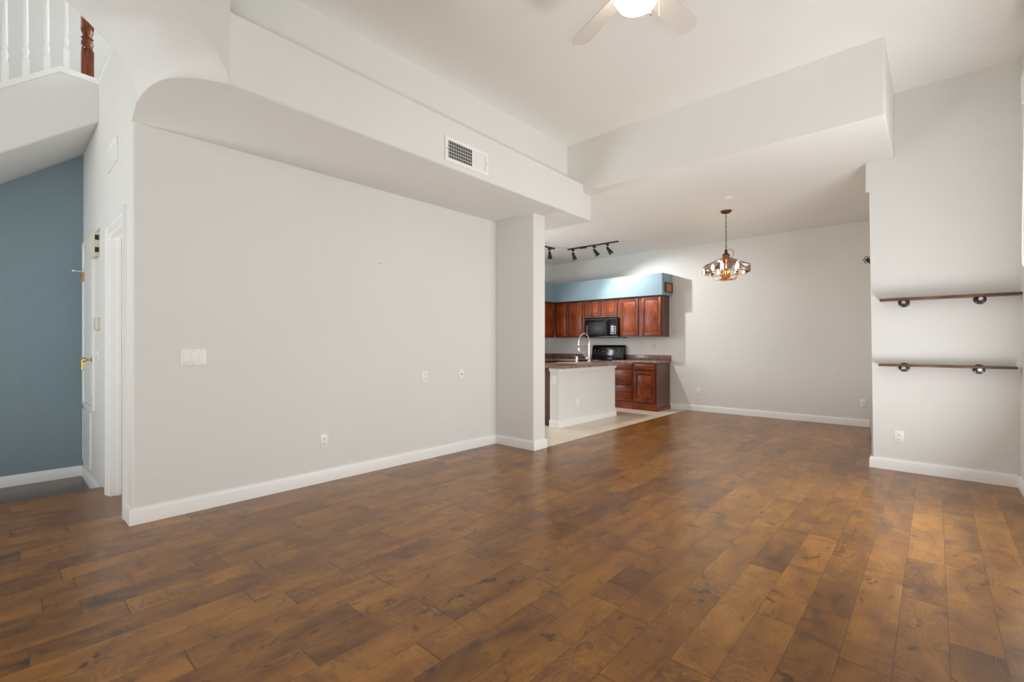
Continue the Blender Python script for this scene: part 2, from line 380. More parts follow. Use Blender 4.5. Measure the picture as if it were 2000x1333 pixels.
struct('wall_back', wall_with_hole(0, XBK - .14, XBK, YRW, 1.25, 0, ZC, []) if False else wall_with_hole(0, XBK - .14, XBK, YRW, 6.85, ZH - .06, 5.3, [(-.35, 1.15, .05, 2.75), (3.8, 5.4, .05, 4.5)]), M['wall'], 'wall behind the viewer with two glazed doors', 'wall')
window('window_3', 'glazed door in the wall behind the viewer', 0, XBK - .10, -.35, 1.15, .05, 2.75, 1)
window('window_4', 'unseen tall glazing at the hall end, added to let light in', 0, XBK - .10, 3.8, 5.4, .05, 4.5, 1)  # unseen, lengthened down to the floor for more light in the hall

# ------------------------------------------------------------ diagonal arch between living room and hall
ang = math.radians(45); dv = Vector((-math.cos(ang), -math.sin(ang), 0))
c2 = [(0, ZS), (.05, 2.845), (.13, 2.89), (.25, 2.92), (.36, 2.94), (.45, 2.952)]
c1 = [(0, ZS), (.02, 2.86), (.07, 2.94), (.14, 2.988), (.24, 3.022), (.33, 3.045), (.40, 3.054), (.50, 3.068)]
def profile(c, a, b, n=40):
    # measured start, then the rest of the ellipse down to the far springing
    out = []
    t1 = c[-1][0]; e0 = b * math.sqrt(max(0, 1 - ((a - t1) / a) ** 2)); k = (c[-1][1] - ZS) / e0
    for i in range(n + 1):
        s = i / n
        if s <= .4:
            q = s / .4; q = q ** 1.25; T = t1 * q
            for (p, z), (P, Z) in zip(c, c[1:]):
                if p <= T <= P + 1e-9: z_ = z + (Z - z) * (T - p) / (P - p); break
            out.append((T, z_))
        else:
            q = (s - .4) / .6; th0 = math.acos(min(1, (a - t1) / a)); th = th0 + (PI - th0) * q
            T = a - a * math.cos(th); out.append((T, ZS + b * k * math.sin(th)))
    return out
p2 = profile(c2, 1.2, .40); p1 = profile(c1, 1.2, .55); NP = len(p2)
O2, O1 = Vector((.932, 3.089, 0)), Vector((.601, 3.76, 0))
bm = BM(); NS = 12; grid = []
for j in range(NS + 1):
    s = j / NS; row = []
    for i in range(NP):
        a = O2 + dv * p2[i][0] + Vector((0, 0, p2[i][1])); b = O1 + dv * p1[i][0] + Vector((0, 0, p1[i][1]))
        q = a.lerp(b, s); w = max(0, 1 - i / 14) ** 2
        bl = math.sin(PI * s) * w; sm = lambda a_, b_, v: (lambda q_: q_ * q_ * (3 - 2 * q_))(max(0, min(1, (v - a_) / (b_ - a_))))
        kz = .85 * sm(.12, .5, s) * (1 - sm(.78, 1, s)); q.z = ZS + (q.z - ZS) * (1 - kz * (1 - min(1, i / 13)))
        row.append(bm.verts.new(q + Vector((-.10 * bl, -.13 * bl, 0))))
    grid.append(row)
for j in range(NS):
    for i in range(NP - 1): bm.faces.new((grid[j][i], grid[j][i + 1], grid[j + 1][i + 1], grid[j + 1][i]))
TOP = 5.2
def face_side(row, O, zt):
    up = [bm.verts.new((v.co.x, v.co.y, zt)) for v in row]
    for i in range(NP - 1): bm.faces.new((row[i], row[i + 1], up[i + 1], up[i]))
    e = row[-1].co; e0 = bm.verts.new((e.x, e.y, -.06)); far = Vector((XBK, e.y, 0))
    f0 = bm.verts.new((far.x, far.y, -.06)); f1 = bm.verts.new((far.x, far.y, zt)); bm.faces.new((e0, f0, f1, up[-1], row[-1]))
    return e0, f0, f1, up
ea, fa, ga, ua = face_side(grid[0], O2, TOP); eb, fb, gb, ub = face_side(grid[-1], O1, TOP)
bm.faces.new([g[-1] for g in grid] + [eb, ea]); 
# bottom of the soffit between arch springing, wall corner and beam
s0 = [g[0] for g in grid]; base_pts = [v.co.copy() for v in s0]
k1 = bm.verts.new((.629, YA, ZS)); k2 = bm.verts.new((.932, YA, ZS)); bm.faces.new(s0 + [k1, k2])
# hall-side end face of the soffit and the wall above it
h0 = bm.verts.new((.629, YA, TOP)); bm.faces.new((grid[-1][0], k1, h0, ub[0]))
arch_o = struct('wall_arch', bm, M['wall'], 'angled off-white wall with tall arched opening into the hall', 'wall', smooth=70)
for e_ in arch_o.data.edges:
    a_, b_ = (arch_o.data.vertices[i].co for i in e_.vertices)
    if abs(a_.z - ZS) < 1e-4 and abs(b_.z - ZS) < 1e-4 and any((a_ - q).length < 1e-4 for q in base_pts[:5]) and any((b_ - q).length < 1e-4 for q in base_pts[:5]): e_.use_edge_sharp = True

# ------------------------------------------------------------ hall
HX = XA0 + .12
bm = wall_with_hole(0, XA0, HX, YA + .12, YB, ZH, 3.60, [(4.36, 5.03, ZH, 2.15)])
bm2 = bm; add_box(bm2, XA0, HX, YA, YA + .12, ZS, 3.60)
struct('wall_hall', bm, M['wall'], 'narrow hall wall with the two white doors left of the long wall', 'wall')
slope = .782; zu = lambda x: 3.268 + slope * (x - XA0)
bm = BM(); add_prism(bm, [(XBK, ZH), (1.9, ZH), (1.9, 3.268), (XA0, 3.268), (XBK, zu(XBK))], 1, YB, YB + .12)
struct('wall_blue', bm, M['blue'], 'slate blue accent wall under the staircase', 'wall')
bm = BM(); add_prism(bm, [(XBK, zu(XBK)), (XA0, 3.268), (1.9, 3.268), (1.9, 5.3), (XBK, 5.3)], 1, YB, YB + .12)
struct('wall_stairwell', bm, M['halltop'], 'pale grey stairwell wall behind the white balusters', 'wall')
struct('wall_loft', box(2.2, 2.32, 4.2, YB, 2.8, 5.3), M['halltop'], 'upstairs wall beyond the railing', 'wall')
struct('floor_loft', box(HX, 2.2, 4.22, YB, 3.0, 3.1), M['wall'], 'upper floor slab behind the hall wall', 'floor')
struct('ceiling_hall', box(XBK, 2.3, 1.0, YB + .1, 5.2, 5.3), M['ceil'], 'two storey ceiling over the hall', 'ceiling')
# stair flight with closed side
XS = -2.6
tz = lambda x: 3.61 + .83 * (x - .377)
bm = BM(); add_prism(bm, [(XS, zu(XS)), (XA0 - .001, 3.267), (XA0 - .001, 3.60), (.377, 3.61), (XS, tz(XS))], 1, 5.62, YB - .001)
bevel_where(bm, lambda x, y, z, X, Y, Z: y < 5.63 and Y < 5.63 and zu(x) - z > -.01 and zu(X) - Z > -.01 and abs(x - X) > .1, .02, 4)
struct('trim_1', bm, M['wall'], 'closed off-white underside and side of the stair flight above the hall', 'staircase')
# railing: cap trim, balusters, newel
rl = thing('stair_railing', 'white baluster railing with dark wooden newel post above the stair side', 'railing', (.05, 5.62, 3.36))
R0 = Vector((.05, 5.62, 3.36))
def rel(bm):
    bmesh.ops.translate(bm, verts=bm.verts[:], vec=-R0); return bm
bm = BM(); th = .043
add_prism(bm, [(-1.2, tz(-1.2)), (.377, 3.611), (XA0 - .002, 3.602), (XA0 - .002, 3.602 + th), (.377, 3.611 + th + .006), (-1.2, tz(-1.2) + th)], 1, 5.605, 5.72)
add_box(bm, XA0 - .015, HX + .01, 4.24, 5.62, 3.601, 3.601 + th)
obj('cap_rail', rel(bm), M['trim'], rl)
def baluster(x, y, zb, blk=.19):
    bm = BM(); s = .021; z = zb
    add_box(bm, x - s, x + s, y - s, y + s, z - .02, z + blk, .003, 1)
    q = z + blk
    pr = [(.0205, q), (.014, q + .008), (.0195, q + .018), (.014, q + .028), (.0205, q + .055), (.0215, q + .075), (.016, q + .10), (.0125, q + .115),
          (.019, q + .125), (.0125, q + .135), (.0175, q + .15), (.0165, q + .30), (.0125, q + .72)]
    add_lathe(bm, pr, (x, y, 0), 14); add_box(bm, x - .015, x + .015, y - .015, y + .015, q + .70, q + .80)
    return rel(bm)
for x, b in ((.053, .175), (.172, .155), (.296, .13), (.417, .19)):
    zb = min(tz(x), 3.61 - (x - .377) * .03) + th
    obj('baluster', baluster(x, 5.66, zb, b), M['trim'], rl)
for y in (5.10, 4.96): obj('baluster', baluster(XA0 + .06, y, 3.644, .13), M['trim'], rl)
bm = BM(); x, y, z = .556, 5.665, 3.645; s = .042
add_box(bm, x - s, x + s, y - s, y + s, z - .02, z + .24, .004, 1)
q = z + .24
add_lathe(bm, [(.04, q), (.033, q + .012), (.041, q + .022), (.034, q + .034), (.043, q + .06), (.042, q + .085), (.03, q + .108), (.044, q + .118), (.03, q + .13),
               (.034, q + .15), (.043, q + .175), (.043, q + .2)], (x, y, 0), 20)
add_box(bm, x - s, x + s, y - s, y + s, q + .19, q + .42, .004, 1)
tmp = obj('newel_post', rel(bm), M['newel'], rl); tmp['label'] = 'dark stained wooden newel post'
bm = BM(); add_tube(bm, [(-1.2, 5.66, tz(-1.2) + 1.0), (.377, 5.66, 4.64), (.556, 5.665, 4.64)], .03, 10); obj('handrail', rel(bm), M['newel'], rl)['label'] = 'dark wooden handrail'

def baseboard(name, pts, label, z0=0, h=.108, t=.016):
    """sweep along pts; the board sits to the LEFT of the direction of travel"""
    prof = [(0, 0), (t, 0), (t, h * .78), (t * .85, h * .86), (t * .5, h), (0, h)]
    bm = BM(); P = [Vector((p[0], p[1], 0)) for p in pts]; rows = []
    for i, p in enumerate(P):
        ns = []
        if i > 0: d = (P[i] - P[i - 1]).normalized(); ns.append(Vector((-d.y, d.x, 0)))
        if i < len(P) - 1: d = (P[i + 1] - P[i]).normalized(); ns.append(Vector((-d.y, d.x, 0)))
        n = sum(ns, Vector()); n = n / n.length; k = 1 / max(.3, n.dot(ns[0]))
        rows.append([bm.verts.new(p + n * k * a + Vector((0, 0, z0 + b))) for a, b in prof])
    m = len(prof)
    for A, B in zip(rows, rows[1:]):
        for k in range(m): bm.faces.new((A[k], A[(k + 1) % m], B[(k + 1) % m], B[k]))
    bm.faces.new(rows[0]); bm.faces.new(rows[-1][::-1])
    return struct(name, bm, M['trim'], label, 'baseboard')
baseboard('baseboard_left', [(XC, 4.2), (XC, YC), (XA1, YC), (XA1, YA), (XA0, YA), (XA0, 4.245)][::-1][::-1] if False else [(XA0, 4.262), (XA0, YA), (XA1, YA), (XA1, YC), (XC, YC), (XC, 4.2)][::-1], 'white baseboard along the long wall and around the pillar')
baseboard('baseboard_far', [(XF, .47), (XF, 3.80)], 'white baseboard along the far dining wall')
baseboard('baseboard_right', [(XR + .13, YR0), (XR, YR0), (XR, YRW)][::-1] if False else [(XR, YRW + .016), (XR, YR0), (XR + .13, YR0)], 'white baseboard under the shelves on the right wall')
baseboard('baseboard_side', [(5.04, YRW), (XR - .016, YRW)], 'white baseboard along the window wall')
baseboard('baseboard_hall', [(1.9, YB), (XBK, YB)][::-1] if False else [(XA0 - .016, YB), (XBK, YB)], 'white baseboard along the blue wall', ZH)
baseboard('baseboard_door', [(XA0, 5.125), (XA0, YB)], 'white baseboard under the return grille', ZH)

# doorway in the hall wall
d1 = thing('door_1', 'white door in cased doorway beside the corner of the long wall', 'door', (XA0, 4.7, 0)); d1['kind'] = 'structure'
def casing(bm, x, y0, y1, z0, z1, w=.09, t=.022, bottom=False):
    # stepped casing on the face x (facing -x)
    for a, b, s, e in ((y0 - w, y0, z0, z1 + w), (y1, y1 + w, z0, z1 + w), (y0, y1, z1, z1 + w)):
        add_box(bm, x - t * .6, x, a, b, s, e)
    add_box(bm, x - t, x - t * .6, y0 - w, y0 - w * .55, z0, z1 + w); add_box(bm, x - t, x - t * .6, y1 + w * .55, y1 + w, z0, z1 + w)
    add_box(bm, x - t, x - t * .6, y0 - w * .55, y1 + w * .55, z1 + w * .55, z1 + w)
    if bottom: add_box(bm, x - t, x, y0 - w, y1 + w, z0 - w * .5, z0)
bm = BM(); casing(bm, 0, -.34, .33, .0, 2.15); obj('door_casing', bm, M['trim'], d1)
bm = BM(); add_box(bm, 0, .12, .30, .33, 0, 2.15); add_box(bm, 0, .12, -.34, -.31, 0, 2.15); add_box(bm, 0, .12, -.31, .30, 2.12, 2.15)
add_box(bm, .045, .07, .285, .30, 0, 2.12); add_box(bm, .045, .07, -.31, -.295, 0, 2.12); add_box(bm, .045, .07, -.295, .285, 2.105, 2.12); obj('door_jamb', bm, M['trim'], d1)
bm = BM(); add_box(bm, .072, .107, -.305, .295, .012, 2.115)
for z0_, z1_ in ((.2, .95), (1.1, 1.95)):
    for y0_, y1_ in ((-.22, -.03), (.03, .22)): add_box(bm, .066, .072, y0_, y1_, z0_, z1_, .005, 1)
obj('door_panel', bm, M['trim'], d1)
bm = BM(); add_lathe(bm, [(.026, .072), (.024, .066), (.01, .06), (.01, .035), (.026, .025), (.027, .008), (.012, 0)], (0, -.25, .95), 16, 0); obj('door_knob', bm, M['brass'], d1)
# utility closet door above the return grille
d2 = thing('door_2', 'small white utility door raised above return air grille beside blue wall', 'door', (XA0, 6.2, .60)); d2['kind'] = 'structure'
bm = BM(); casing(bm, -.001, -.29, .36, .05, 1.64, .06, .02, True); obj('door_casing', bm, M['trim'], d2)
bm = BM(); add_box(bm, -.008, 0, -.285, .355, .055, 1.635)
for z0_, z1_ in ((.15, .75), (.85, 1.52)): add_box(bm, -.013, -.008, -.2, .27, z0_, z1_, .004, 1)
obj('door_panel', bm, M['trim'], d2)
bm = BM(); add_lathe(bm, [(.03, -.008), (.028, -.014), (.011, -.018), (.011, -.045), (.024, -.052), (.026, -.066), (.018, -.075)][::-1], (0, -.23, .50), 18, 0)
k = obj('door_knob', bm, M['brass'], d2); k['label'] = 'polished brass knob'
for z_ in (.39, 1.30):
    bm = BM(); add_box(bm, -.022, -.008, .335, .375, z_, z_ + .09); add_lathe(bm, [(.007, z_ - .006), (.007, z_ + .096)], (-.026, .355, 0), 10); h_ = obj('hinge', bm, M['brass'], d2); h_['label'] = 'brass hinge'
bm = BM(); add_tube(bm, [(-.026, .355, 1.40), (-.09, .33, 1.40)], .005, 8); add_lathe(bm, [(.010, -.105), (.011, -.095), (.010, -.088)], (0, .33, 1.40), 10, 0); obj('door_stop', bm, M['white'], d2)
# return air grille
g = thing('return_air_grille', 'white perforated return air grille low in the hall corner', 'vent', (XA0, 6.42, .02))
bm = BM(); w_, h_ = .30, .55
for a, b, s, e in ((-w_, w_, 0, .025), (-w_, w_, h_ - .025, h_), (-w_, -w_ + .025, .025, h_ - .025), (w_ - .025, w_, .025, h_ - .025)): add_box(bm, -.012, 0, a, b, s, e)
obj('frame', bm, M['white'], g)
bm = BM()
for i in range(26):
    z_ = .03 + i * .0193; add_box(bm, -.009, -.004, -w_ + .02, w_ - .02, z_, z_ + .011)
for i in range(13): add_box(bm, -.008, -.005, -w_ + .04 + i * .043, -w_ + .052 + i * .043, .02, h_ - .02)
obj('louvers', bm, M['white'], g)
bm = BM(); add_box(bm, -.003, -.0005, -w_ + .02, w_ - .02, .02, h_ - .02); obj('backing', bm, M['grey'], g)

# ------------------------------------------------------------ wall plates
def plate(bm, w, h, t=.006): add_box(bm, -w / 2, w / 2, -t, 0, -h / 2, h / 2, .0022, 2)
def outlet(label, loc, rot, mat='white', group=None, decora=False):
    r = thing('wall_outlet', label, 'outlet', loc, rot, group); bm = BM(); plate(bm, .071, .116); obj('cover_plate', bm, M[mat], r)
    if decora:
        bm = BM(); add_box(bm, -.017, .017, -.009, -.005, -.034, .034, .0015, 1); obj('receptacle', bm, M[mat], r); return r
    for s in (-1, 1):
        bm = BM(); add_lathe(bm, [(.0175, -.005), (.0175, -.0085), (.016, -.0095)], (0, 0, s * .0205), 20, 1)
        k = obj('receptacle', bm, M[mat], r)
        bm = BM()
        for x in (-.0065, .0065): add_box(bm, x - .0012, x + .0012, -.0102, -.0090, s * .0205 - .001, s * .0205 + .008)
        add_lathe(bm, [(.0026, -.0090), (.0026, -.0102)], (0, 0, s * .0205 - .008), 8, 1); obj('slots', bm, M['slot'], k)
    return r
outlet('white duplex outlet low on the long wall', (1.996, YA, .373), 0)
outlet('white duplex outlet at counter height on the long wall', (3.123, YA, .895), 0)
r = thing('coax_plate', 'white blank wall plate with a coax jack near the pillar', 'wall plate', (3.65, YA, .898))
bm = BM(); plate(bm, .071, .116); obj('cover_plate', bm, M['white'], r)
bm = BM(); add_lathe(bm, [(.0065, -.005), (.0065, -.010), (.004, -.010), (.004, -.016)], (0, 0, 0), 12, 1); obj('coax_jack', bm, M['iron'], r)
outlet('white duplex outlet low on the right wall below the shelves', (XR, .257, .336), -PI / 2)
outlet('white outlet low on the far wall behind the chandelier', (XF, 3.265, .369), -PI / 2, decora=True)
outlet('white duplex outlet low on the far wall beside the curtain', (XF, .795, .351), -PI / 2)
outlet('cream outlet above the counter nearest the stove', (XF, 4.392, 1.232), -PI / 2, 'cream', decora=True)
outlet('cream outlet above the counter under the right wall cabinet', (XF, 4.135, 1.18), -PI / 2, 'cream', decora=True)
outlet('pale outlet on the backsplash behind the faucet', (XF, 5.734, 1.16), -PI / 2, 'cream')
r = thing('light_switch', 'white three gang rocker light switch on the long wall', 'light switch', (.99, YA, 1.15))
bm = BM(); plate(bm, .163, .118); obj('cover_plate', bm, M['white'], r)
for i in (-1, 0, 1):
    bm = BM(); add_box(bm, i * .046 - .0175, i * .046 + .0175, -.0075, -.005, -.035, .035, .001, 1); fr_ = obj('rocker_frame', bm, M['white'], r)
    bm = BM(); x0, x1 = i * .046 - .0155, i * .046 + .0155
    vs = [bm.verts.new(p) for p in ((x0, -.006, -.032), (x1, -.006, -.032), (x1, -.006, .032), (x0, -.006, .032), (x0, -.0125, -.032), (x1, -.0125, -.032), (x1, -.0078, .032), (x0, -.0078, .032))]
    for q in ((0, 3, 2, 1), (4, 5, 6, 7), (0, 1, 5, 4), (3, 7, 6, 2), (0, 4, 7, 3), (1, 2, 6, 5)): bm.faces.new([vs[k] for k in q])
    obj('rocker', bm, M['white'], r)
    for s in (-1, 1):
        bm = BM(); add_lathe(bm, [(.0028, -.0055), (.0026, -.0068)], (i * .046, 0, s * .049), 10, 1); obj('screw', bm, M['galv'], r)
r = thing('toggle_switch', 'white toggle switch on hall wall below the thermostat', 'light switch', (XA0, 5.66, 1.155), -PI / 2)
bm = BM(); plate(bm, .075, .116); obj('cover_plate', bm, M['white'], r)
bm = BM(); add_box(bm, -.005, .005, -.02, -.005, .0, .016, .001, 1); obj('toggle', bm, M['white'], r)
r = thing('thermostat', 'cream thermostat box on hall wall between door chime and switch', 'thermostat', (XA0, 5.60, 1.43), -PI / 2)
bm = BM(); add_box(bm, -.08, .08, -.008, 0, -.062, .062, .002, 1); obj('base_plate', bm, M['cream'], r)
bm = BM(); add_box(bm, -.07, .07, -.03, -.008, -.055, .055, .006, 2); obj('cover', bm, M['cream'], r)
r = thing('door_chime', 'cream door chime with bowed cover high on hall wall', 'door chime', (XA0, 5.66, 2.15), -PI / 2)
bm = BM(); add_box(bm, -.10, .10, -.035, 0, -.11, .11); obj('chime_box', bm, M['cream'], r)
bm = BM(); A = []
for k in range(13):
    z_ = -.125 + .25 * k / 12; b_ = -.045 - .025 * (1 - (2 * k / 12 - 1) ** 2)
    A.append([bm.verts.new((x_, y_, z_)) for x_, y_ in ((-.11, -.035), (-.11, b_), (.11, b_), (.11, -.035))])
for p, q in zip(A, A[1:]):
    for k in range(4): bm.faces.new((p[k], p[(k + 1) % 4], q[(k + 1) % 4], q[k]))
bm.faces.new(A[0]); bm.faces.new(A[-1][::-1]); obj('cover', bm, M['cream'], r)
for s in (-1, 1):
    bm = BM(); add_box(bm, .099, .102, -.034, -.006, s * .055 - .022, s * .055 + .022); obj('sound_slot', bm, M['slot'], r)
r = thing('access_panel', 'white metal cover plate high on the hall wall', 'wall plate', (XA0, 4.86, 2.75), -PI / 2)
bm = BM(); add_box(bm, -.21, .21, -.008, 0, -.098, .098, .003, 1); obj('cover', bm, M['white'], r)
bm = BM(); add_box(bm, -.21, .21, -.02, -.008, -.098, -.088); add_box(bm, -.21, .21, -.014, -.008, .088, .098); obj('flange_lip', bm, M['white'], r)
# nail in the long wall
r = thing('picture_nail', 'tiny nail left in the middle of the long wall', 'nail', (2.563, YA, 2.05))
bm = BM(); add_lathe(bm, [(.0035, -.014), (.0035, -.011), (.0015, -.011), (.0015, 0)], (0, 0, 0), 10, 1); obj('nail_shank', bm, M['iron'], r)
# supply register on the beam
r = thing('air_register', 'white supply air register with louvers on the soffit beam', 'vent', (2.86, yf(2.86), 2.943), math.atan2(YF1 - YF0, 5 - .932))
W_, H_ = .265, .105
bm = BM()
for a, b, s, e in ((-W_, W_, -H_, -H_ + .03), (-W_, W_, H_ - .03, H_), (-W_, -W_ + .034, -H_ + .03, H_ - .03), (W_ - .034, W_, -H_ + .03, H_ - .03)): add_box(bm, a, b, -.010, 0, s, e)
obj('frame', bm, M['white'], r)
bm = BM(); add_box(bm, -W_ + .02, W_ - .02, -.0012, -.0004, -H_ + .02, H_ - .02); obj('duct_shade', bm, M['slot'], r)  # flat near-black sheet stands in for the shade behind the louvers
bm = BM()
for i in range(22):
    x = -W_ + .044 + i * .0212; dx_ = .010 if i < 14 else -.0165
    vs = [bm.verts.new(p) for p in ((x, -.009, -H_ + .028), (x + .0025, -.009, -H_ + .028), (x + dx_ + .0025, -.0015, -H_ + .028), (x + dx_, -.0015, -H_ + .028))]
    ws = [bm.verts.new((v.co.x, v.co.y, H_ - .028)) for v in vs]
    bm.faces.new(vs); bm.faces.new(ws[::-1])
    for k in range(4): bm.faces.new((vs[k], ws[k], ws[(k + 1) % 4], vs[(k + 1) % 4]))
obj('louvers', bm, M['white'], r)
bm = BM()
for z_ in (-.045, -.015, .015, .045): add_box(bm, -W_ + .03, W_ - .03, -.0035, -.0022, z_ - .002, z_ + .002)
obj('damper_bars', bm, M['white'], r)
for s in (-1, 1):
    bm = BM(); add_lathe(bm, [(.004, -.0095), (.0035, -.012)], (s * (W_ - .017), 0, 0), 10, 1); obj('screw', bm, M['slot'], r)

# ------------------------------------------------------------ ceiling fan
FX, FY = 2.54, 1.303
fan = thing('ceiling_fan', 'white five blade ceiling fan with lit glass globe', 'ceiling fan', (FX, FY, ZC))
bm = BM(); add_lathe(bm, [(.07, 0), (.068, -.02), (.03, -.06)], n=28); obj('canopy', bm, M['white'], fan)
bm = BM(); add_lathe(bm, [(.013, -.04), (.013, -.2)], n=14); obj('downrod', bm, M['white'], fan)
bm = BM(); add_lathe(bm, [(.03, -.17), (.10, -.20), (.135, -.24), (.14, -.30), (.12, -.34), (.08, -.36), (.08, -.39), (.06, -.40)], n=32); obj('motor_housing', bm, M['white'], fan)
bm = BM(); add_lathe(bm, [(.06, -.395), (.105, -.40), (.125, -.425), (.125, -.445), (.108, -.475), (.075, -.497), (.035, -.508), (.005, -.51)], n=32); gl = obj('light_globe', bm, M['globe'], fan); gl['label'] = 'lit white glass globe'
tgt = math.atan2(0.5, 1)
a_l = math.atan2(3.36 * math.sin(math.radians(YAW)) - .468 * math.cos(math.radians(YAW)) - FY, 3.36 * math.cos(math.radians(YAW)) + .468 * math.sin(math.radians(YAW)) - FX)
for i in range(5):
    a = a_l - i * 2 * PI / 5
    bm = BM(); out = [(.16, .05), (.3, .062), (.52, .072), (.61, .072), (.645, .055), (.66, .025), (.66, -.025), (.645, -.055), (.61, -.072), (.52, -.072), (.3, -.062), (.16, -.05)]
    add_prism(bm, out, 2, -.004, .004); bmesh.ops.rotate(bm, verts=bm.verts[:], cent=(0, 0, 0), matrix=Matrix.Rotation(math.radians(-11), 3, 'X'))
    b = obj('blade', bm, M['blade'], fan, loc=(0, 0, -.325), rot=(0, 0, a))
    bm = BM(); add_box(bm, .11, .22, -.02, .02, -.014, -.004, .002, 1); obj('blade_arm', bm, M['white'], b)
RV = Vector((math.sin(math.radians(YAW)), -math.cos(math.radians(YAW)), 0))
for off, zl in ((.082, .51), (.132, .545)):
    p = RV * off; bm = BM(); n = 22; z0 = -.39
    add_tube(bm, [(p.x * .8, p.y * .8, z0), (p.x, p.y, z0 - .03), (p.x, p.y, -zl)], .0022, 6)
    if off < .1: add_lathe(bm, [(.003, -zl), (.007, -zl - .008), (.008, -zl - .022), (.004, -zl - .026)], (p.x, p.y, 0), 10)
    obj('pull_chain', bm, M['brass'], fan)

# ------------------------------------------------------------ chandelier
CX, CY = 6.82, 2.15
ch = thing('chandelier', 'brass lantern chandelier with glass panes hanging over the dining room', 'chandelier', (CX, CY, ZK))
bm = BM(); add_lathe(bm, [(.072, 0), (.07, -.012), (.055, -.03), (.02, -.042), (.008, -.045)], n=26); obj('canopy', bm, M['bronze'], ch)
bm = BM()
zt, zb = -.045, -.54; nl = 15
for i in range(nl):
    zc = zt - (i + .5) * (zt - zb) / nl; hh = (zt - zb) / nl * .68; a = (i % 2) * PI / 2 + .4; pts = []
    for k in range(12):
        t_ = 2 * PI * k / 12; u_, w2 = .010 * math.cos(t_), hh * math.sin(t_); pts.append((u_ * math.cos(a), u_ * math.sin(a), zc + w2))
    add_tube(bm, pts, .0028, 5, True)
obj('chain', bm, M['bronze'], ch)
bm = BM(); pts = []
for k in range(15):
    t_ = PI * 1.55 * k / 14; pts.append((RV.x * (.035 - .05 * math.cos(t_) + .02), RV.y * (.035 - .05 * math.cos(t_) + .02), -.575 + .05 * math.sin(t_) - .002 * k))
add_tube(bm, pts, .0032, 6); obj('cord_loop', bm, M['bronze'], ch)
bm = BM(); add_lathe(bm, [(.008, -.53), (.018, -.55), (.022, -.575), (.018, -.585), (.042, -.605), (.05, -.62), (.04, -.645), (.03, -.655), (.018, -.665)], n=22); obj('hub', bm, M['bronze'], ch)
nS = 8; r0, r1, r2 = .035, .306, .303; za, zb_, zc_ = -.65, -.766, -.865; a0 = math.radians(7.5)
def P6(r, z, k): return Vector((r * math.cos(a0 + 2 * PI * k / nS), r * math.sin(a0 + 2 * PI * k / nS), z))
for k in range(nS):
    bm = BM(); q = [P6(r0, za, k), P6(r0, za, k + 1), P6(r1, zb_, k + 1), P6(r1, zb_, k)]; q2 = [P6(r1, zb_, k), P6(r1, zb_, k + 1), P6(r2, zc_, k + 1), P6(r2, zc_, k)]
    for Q in (q, q2): bm.faces.new([bm.verts.new(v * 1.0) for v in Q])
    bmesh.ops.remove_doubles(bm, verts=bm.verts[:], dist=1e-5); obj('glass_pane', bm, M['lampglass'], ch, 10)
bm = BM()
for k in range(nS):
    add_tube(bm, [P6(r0, za, k), P6(r1, zb_, k), P6(r2, zc_, k)], .0042, 6)
    add_tube(bm, [P6(r1, zb_, k), P6(r1, zb_, k + 1)], .0038, 6); add_tube(bm, [P6(r2, zc_, k), P6(r2, zc_, k + 1)], .0038, 6)
obj('wire_frame', bm, M['bronze'], ch)
bm = BM(); add_lathe(bm, [(.012, -.66), (.012, -.80), (.03, -.81), (.046, -.83), (.05, -.90), (.055, -.94), (.075, -.955), (.07, -.967), (.02, -.972)], n=24); obj('center_column', bm, M['copper'], ch)
for k in range(5):
    a = a0 + .5 + 2 * PI * k / 5; c_, s_ = math.cos(a), math.sin(a)
    bm = BM(); pts = [(.05 * c_, .05 * s_, -.945)]
    for q in range(9):
        t_ = -PI / 2 + PI / 2 * q / 8; rr = .10 + .07 * math.cos(t_); pts.append((rr * c_, rr * s_, -.895 + .065 * math.sin(t_)))
    pts.append((.17 * c_, .17 * s_, -.87)); add_tube(bm, pts, .0052, 8)
    add_lathe(bm, [(.008, -.88), (.024, -.868), (.026, -.862), (.012, -.86)], (.17 * c_, .17 * s_, 0), 14); arm = obj('arm', bm, M['copper'], ch)
    bm = BM(); add_lathe(bm, [(.011, -.862), (.011, -.82)], (.17 * c_, .17 * s_, 0), 12); obj('candle_sleeve', bm, M['cream'], arm)
    bm = BM(); add_lathe(bm, [(.009, -.82), (.019, -.795), (.02, -.775), (.013, -.75), (.003, -.73)], (.17 * c_, .17 * s_, 0), 14); obj('bulb', bm, M['bulb'], arm)

# small fittings on the dining ceiling
tag(obj('ceiling_rosette', (lambda b: (add_lathe(b, [(.045, 0), (.044, -.012), (.03, -.02)], (6.208, 1.926, ZK), 22), b)[1])(BM()), M['white']), 'small round white cap on ceiling in front of the chandelier', 'ceiling cover')
def hook(x, y, s, label):
    bm = BM(); pts = [(0, 0, 0), (0, 0, -.025 * s)]
    for k in range(9):
        t_ = PI / 2 + PI * 1.4 * k / 8; pts.append((.018 * s * math.cos(t_), .006 * k * s * .2, -.043 * s + .018 * s * math.sin(t_)))
    add_tube(bm, pts, .0035 * s, 6); add_lathe(bm, [(.012 * s, 0), (.01 * s, -.004)], n=10)
    r = thing('ceiling_hook', label, 'hook', (x, y, ZK), .6); obj('hook_wire', bm, M['white'], r)
hook(6.474, 4.267, 1.1, 'larger white swag hook in the ceiling right of the beam end')
hook(6.809, 4.162, .7, 'smaller white swag hook in the ceiling nearer the chandelier')

